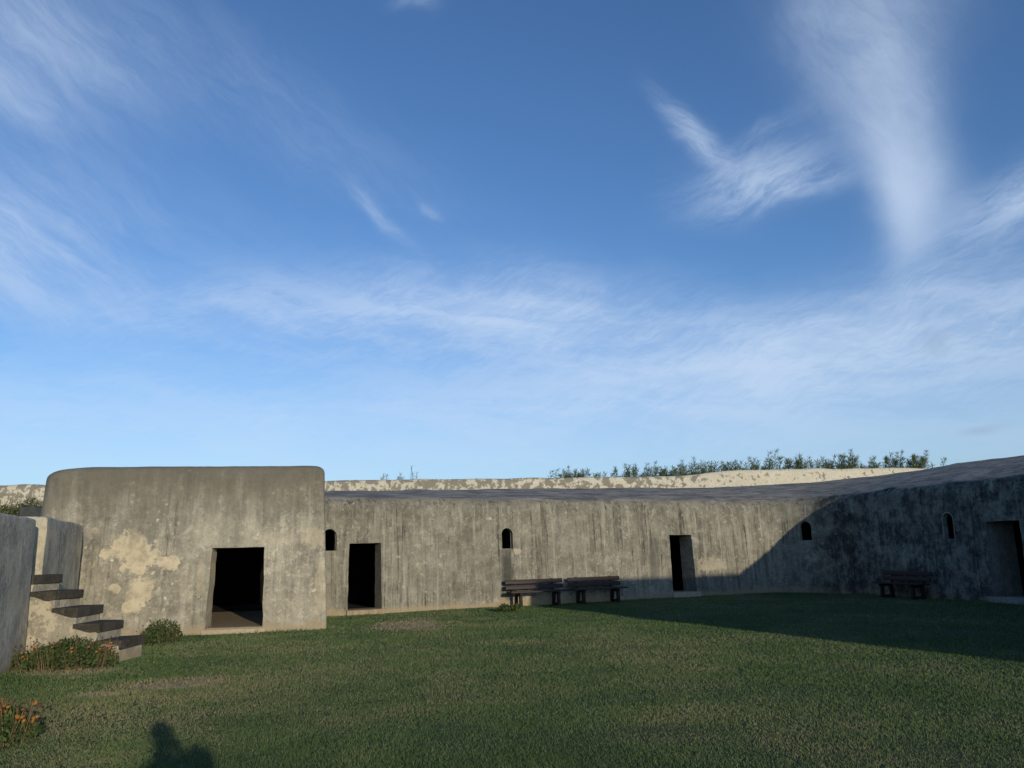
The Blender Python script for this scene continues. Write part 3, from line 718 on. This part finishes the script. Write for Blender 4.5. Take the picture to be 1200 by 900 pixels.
# ------------------------------------------------------------------ shrubs and weeds
def leaf_cloud(n, fn, size, seed, aspect=.42, up=.5):
    rg = np.random.default_rng(seed); C = fn(rg, n)
    d = rg.normal(size=(n, 3)); d[:, 2] = np.abs(d[:, 2])*up*2; d /= np.linalg.norm(d, axis=1)[:, None]
    sdir = np.cross(d, rg.normal(size=(n, 3))); sdir /= np.linalg.norm(sdir, axis=1)[:, None]
    L = size*(.6+.8*rg.random(n))[:, None]; Wd = L*aspect
    return np.stack([C-sdir*Wd*.15, C+d*L*.5-sdir*Wd*.5, C+d*L, C+d*L*.5+sdir*Wd*.5], 1), rg
def mound(cx, cy, rx, ry, hh, seed):
    def fn(rg, n):
        a = rg.random(n)*2*math.pi; q = np.sqrt(rg.random(n)); lump = .65+.35*np.sin(a*3+seed)+.25*np.sin(a*7+seed*2)
        px, py = np.cos(a)*q*rx*(.75+.3*lump), np.sin(a)*q*ry*(.75+.3*lump)
        top = hh*np.sqrt(np.clip(1-q*q, 0.02, 1))*(.25+1.15*vnoise(px+20, py+20, 3.4, seed))
        return np.stack([px, py, top*(.25+.75*rg.random(n)**.6)], 1)
    return fn
def flower_mesh(rad, seed, name, mat):
    bm = bmesh.new(); rd = random.Random(seed); c = bm.verts.new((0, 0, .012)); k = 9; ring = []
    for i in range(k*2):
        a = math.pi*i/k; q = rad*(1 if i % 2 == 0 else .72); ring.append(bm.verts.new((q*math.cos(a), q*math.sin(a), -.006+.008*rd.random())))
    for i in range(2*k): bm.faces.new((c, ring[i], ring[(i+1) % (2*k)]))
    low = bm.verts.new((0, 0, -.02))
    for i in range(2*k): bm.faces.new((ring[i], low, ring[(i+1) % (2*k)]))
    bmesh.ops.recalc_face_normals(bm, faces=bm.faces)
    me = bpy.data.meshes.new(name); bm.to_mesh(me); bm.free(); me.materials.append(mat); return me
ME_fl = flower_mesh(.022, 1, 'flower', M_flower); ME_sd = flower_mesh(.016, 2, 'flower_head', M_seed)
def shrub(loc, rx, ry, hh, nleaf, nfl, nsd, label, seed, cat='shrub', size=.055, name='flowering_shrub'):
    root = empty(name, (*loc, 0)); tag(root, label, cat)
    V, rg = leaf_cloud(nleaf, mound(0, 0, rx, ry, hh, seed), size, seed)
    tri_mesh('foliage', V, np.clip(.15+.6*rg.random(nleaf), 0, 1), M_leaf, root)
    # stalks
    n = int(nleaf*.10); a = rg.random(n)*2*math.pi; q = np.sqrt(rg.random(n)); b0 = np.stack([np.cos(a)*q*rx*.9, np.sin(a)*q*ry*.9, np.zeros(n)], 1)
    t0 = b0*1.12+np.stack([rg.normal(size=n)*.04, rg.normal(size=n)*.04, hh*(.45+.6*rg.random(n))], 1)
    sd = np.stack([np.cos(a*5), np.sin(a*5), np.zeros(n)], 1)*.0025
    tri_mesh('stalks', np.stack([b0-sd, b0+sd, t0+sd*.5, t0-sd*.5], 1), rg.random(n), M_dry, root)
    for me, cnt, nm in ((ME_fl, nfl, 'flower'), (ME_sd, nsd, 'flower_head')):
        for i in range(min(cnt, n)):
            o = bpy.data.objects.new(nm, me); COL.objects.link(o); o.parent = root
            p = t0[(i*7+(3 if nm == 'flower' else 0)) % n]; o.location = (p[0], p[1], p[2] if nm == 'flower_head' else p[2]*.85)
            o.rotation_euler = (R(55)*rg.random()+.3, rg.normal()*.4, rg.normal()*.6)
    return root
shrub((-6.98, 12.42), .88, .36, .42, 3900, 34, 90, 'low green shrub with orange flowers against the foot of the stairs', 11, 'flower bush')
shrub((-4.85, 7.45), .44, .36, .36, 2300, 34, 40, 'flowering shrub with many orange blooms at the lower left corner', 12, 'flower bush')
shrub((-7.1, 15.9), .42, .4, .40, 1700, 0, 14, 'small leafy green shrub between the stairs and the bunker wall', 13, 'shrub', name='leafy_shrub')
shrub((-.22, 21.75), .34, .22, .24, 900, 0, 0, 'small weed tuft in front of the left bench of the pair', 14, 'weed', .07, name='weed_tuft')
# plants on the left terrace
for i, (x_, y_, rx, ry, hh, z_, lab) in enumerate([(-13.9, 19.9, .95, .5, .8, 2.3, 'rounded yellowish green bush left of the blackened retaining wall'),
                                             (-12.1, 21.2, .9, .4, .50, 2.72, 'low spreading bush on top behind the blackened retaining wall'),
                                             (-14.0, 22.0, 1.1, .5, .75, 2.72, 'low spreading bush farther left, in front of the far parapet')]):
    o = shrub((x_, y_), rx, ry, hh, 2200, 0, 0, lab, 30+i, 'shrub', .07, name='leafy_shrub'); o.location.z = z_

# ------------------------------------------------------------------ saplings behind the parapet
def sapling(seed, hh, rad, stems, nleaf, name='sapling'):
    rg = np.random.default_rng(seed); F = []; T = []
    for s_ in range(stems):
        b = np.array([rg.normal()*rad*.62, rg.normal()*rad*.5, 0]); hs = hh*(.50+.5*rg.random()**1.5) if s_ else hh
        tp = b+np.array([rg.normal()*rad*.16+.12*hs, rg.normal()*rad*.2, hs]); sd = np.array([.012, 0, 0])
        F.append([b-sd, b+sd, tp+sd*.3, tp-sd*.3]); T.append(.1)
        for i in range(nleaf//stems):
            t = rg.random()**.75; c = b+(tp-b)*t
            out = np.array([rg.normal()+.25, rg.normal(), .55+.5*rg.random()]); out /= np.linalg.norm(out)
            rr = rad*.62*(1.0-t*.92)*(.2+.8*rg.random())*.8
            p0 = c+out*rr*.8; L = .10+.12*rg.random(); q = out+np.array([.25, 0, .35]); q /= np.linalg.norm(q)
            s2 = np.cross(q, rg.normal(size=3)); s2 /= np.linalg.norm(s2); wv = .0065+.007*rg.random()
            F.append([p0-s2*wv*.4, p0+q*L*.4-s2*wv, p0+q*L, p0+q*L*.4+s2*wv]); T.append(rg.random())
    return tri_mesh(name, np.array(F), np.array(T), M_casu)
protos = []
first = {}
plan = []
rd = random.Random(5)
dense = 'feathery dark green sapling in the dense row behind the pale parapet'
for (px, top) in [(2.3, 5.72), (2.9, 5.80), (3.5, 5.62), (5.15, 5.70), (5.7, 5.80), (6.5, 5.75), (7.1, 5.85), (7.7, 5.80), (8.3, 5.92), (8.9, 5.98), (9.5, 5.70), (10.1, 5.95),
                  (10.7, 5.90), (11.3, 5.78), (11.9, 5.86), (12.6, 5.95), (13.2, 6.22), (13.9, 5.98), (14.6, 5.95), (15.3, 5.90), (15.9, 6.22), (16.6, 6.02), (17.3, 5.85),
                  (18.1, 5.88), (18.7, 5.92), (19.3, 6.15), (20.1, 6.1), (3.0, 5.6), (6.1, 5.7), (7.4, 5.62), (8.6, 5.75), (9.9, 5.75), (11.0, 5.72), (12.2, 5.8), (14.2, 5.82), (15.6, 5.8), (16.9, 5.8)]:
    plan.append((px, 37.9+rd.random()*1.6, top))
for k in range(6): protos.append(sapling(60+k, 1.55, .62, 16, 1700))
used = set()
special = {0: 'leftmost feathery sapling of the row behind the parapet', 16: 'tall sapling rising above its neighbours just past the rise of the parapet',
           20: 'tallest pointed sapling right of the middle of the parapet row', 26: 'wispy tall sapling at the right end of the row, by the sloping roof'}
for i, (px, py, top) in enumerate(plan):
    k = rd.randrange(6); src = protos[k]
    if k in used: o = src.copy(); COL.objects.link(o)
    else: o = src; used.add(k)
    hgt = (top-4.30)*.97*(.92+.16*rd.random()); o.location = (px*py/38.0, py, 4.28); o.scale = (1.0+.35*rd.random(), 1.0, hgt/1.55); o.rotation_euler = (0, 0, rd.uniform(-.5, .5))
    tag(o, special.get(i, dense), 'sapling', 'saplings behind the parapet')
for k in range(6):
    if k not in used: bpy.data.objects.remove(protos[k])
# thin sprigs growing on the left part of the parapet
for i, (px, hh, lab) in enumerate([(-6.3, .35, 'tiny wispy sprig leftmost on the parapet above the casemate'), (-5.5, .35, 'tiny wispy sprig second from the left on the parapet'),
                                   (-4.7, .72, 'tallest thin sprig on the left part of the parapet')]):
    o = sapling(90+i, hh, .16, 3, 46, 'weed_sprig'); o.location = (px, 36.85, 5.0); tag(o, lab, 'weed')

# ------------------------------------------------------------------ people standing behind the lens (their shadows fall on the lawn)
def skin_chain(name, joints, edges, mat, parent=None, sub=2):
    me = bpy.data.meshes.new(name); me.from_pydata([j[:3] for j in joints], edges, [])
    o = link(name, me, mat, parent)
    sk = o.modifiers.new('skin', 'SKIN'); sk.use_smooth_shade = True
    for v, j in zip(me.skin_vertices[0].data, joints): v.radius = (j[3], j[4] if len(j) > 4 else j[3])
    me.skin_vertices[0].data[0].use_root = True
    ss = o.modifiers.new('sub', 'SUBSURF'); ss.levels = sub; ss.render_levels = sub
    return o
M_skin = simple('skin', (.42, .25, .17), (.48, .30, .21), 10, .6, bump=0); M_hair = simple('hair', (.02, .017, .015), (.04, .03, .026), 30, .5)
M_cloth = simple('clothes', (.05, .06, .09), (.08, .09, .12), 40, .9); 
def person(loc, rz, hgt, arms_up, label):
    k = hgt/1.74
    J = [(0, 0, .95, .13, .10), (0, 0, 1.12, .125, .09), (0, .01, 1.30, .15, .10), (0, .0, 1.43, .10, .075), (0, .01, 1.50, .055), (0, .03, 1.60, .082, .10), (0, .03, 1.68, .070, .085)]
    E_ = [(0, 1), (1, 2), (2, 3), (3, 4), (4, 5), (5, 6)]
    for sx in (-1, 1):
        b = len(J)
        J += [(sx*.095, 0, .86, .085), (sx*.11, .015, .49, .06), (sx*.115, -.01, .09, .042), (sx*.125, .13, .04, .035)]
        E_ += [(0, b), (b, b+1), (b+1, b+2), (b+2, b+3)]
        b = len(J)
        if arms_up: J += [(sx*.175, 0, 1.40, .055), (sx*.26, .14, 1.20, .043), (sx*.09, .24, 1.46, .032), (sx*.065, .25, 1.52, .034)]
        else: J += [(sx*.175, 0, 1.40, .055), (sx*.23, -.02, 1.12, .043), (sx*.24, .04, .88, .03), (sx*.24, .05, .80, .034)]
        E_ += [(3, b), (b, b+1), (b+1, b+2), (b+2, b+3)]
        for f_ in range(5):
            h0 = len(J); o_ = (f_-2)*.017
            dx, dz = (o_, .075-.01*abs(f_-2)) if arms_up else (o_*.3, -.085+.01*abs(f_-2))
            J += [(J[b+3][0]+dx*.8, J[b+3][1]+(0 if arms_up else o_), J[b+3][2]+dz*.5, .0095), (J[b+3][0]+dx, J[b+3][1]+(0 if arms_up else o_)+.012, J[b+3][2]+dz, .008)]
            E_ += [(b+3, h0), (h0, h0+1)]
    J = [(j[0]*k, j[1]*k, j[2]*k)+tuple(q*k for q in j[3:]) for j in J]
    o = skin_chain('person', J, E_, M_cloth); o.location = (*loc, 0); o.rotation_euler = (0, 0, rz)
    tag(o, label, 'person')
    bmh = bmesh.new(); bmesh.ops.create_uvsphere(bmh, u_segments=16, v_segments=10, radius=.115*k)
    bmesh.ops.scale(bmh, vec=(.95, 1.1, 1.0), verts=bmh.verts)
    bmesh.ops.delete(bmh, geom=[v for v in bmh.verts if v.co.z < -.03*k and v.co.y > -.02], context='VERTS')
    hr = bm_obj('hair', bmh, M_hair, o, 60); hr.location = (0, -.0*k+.015, 1.665*k)
    return o
person((.74, -.50), R(20), 1.74, True, 'taller person right of the lens whose long shadow falls on the lower left lawn')
person((1.24, -.95), R(25), 1.62, False, 'shorter person right of the lens whose shadow merges with the taller one')
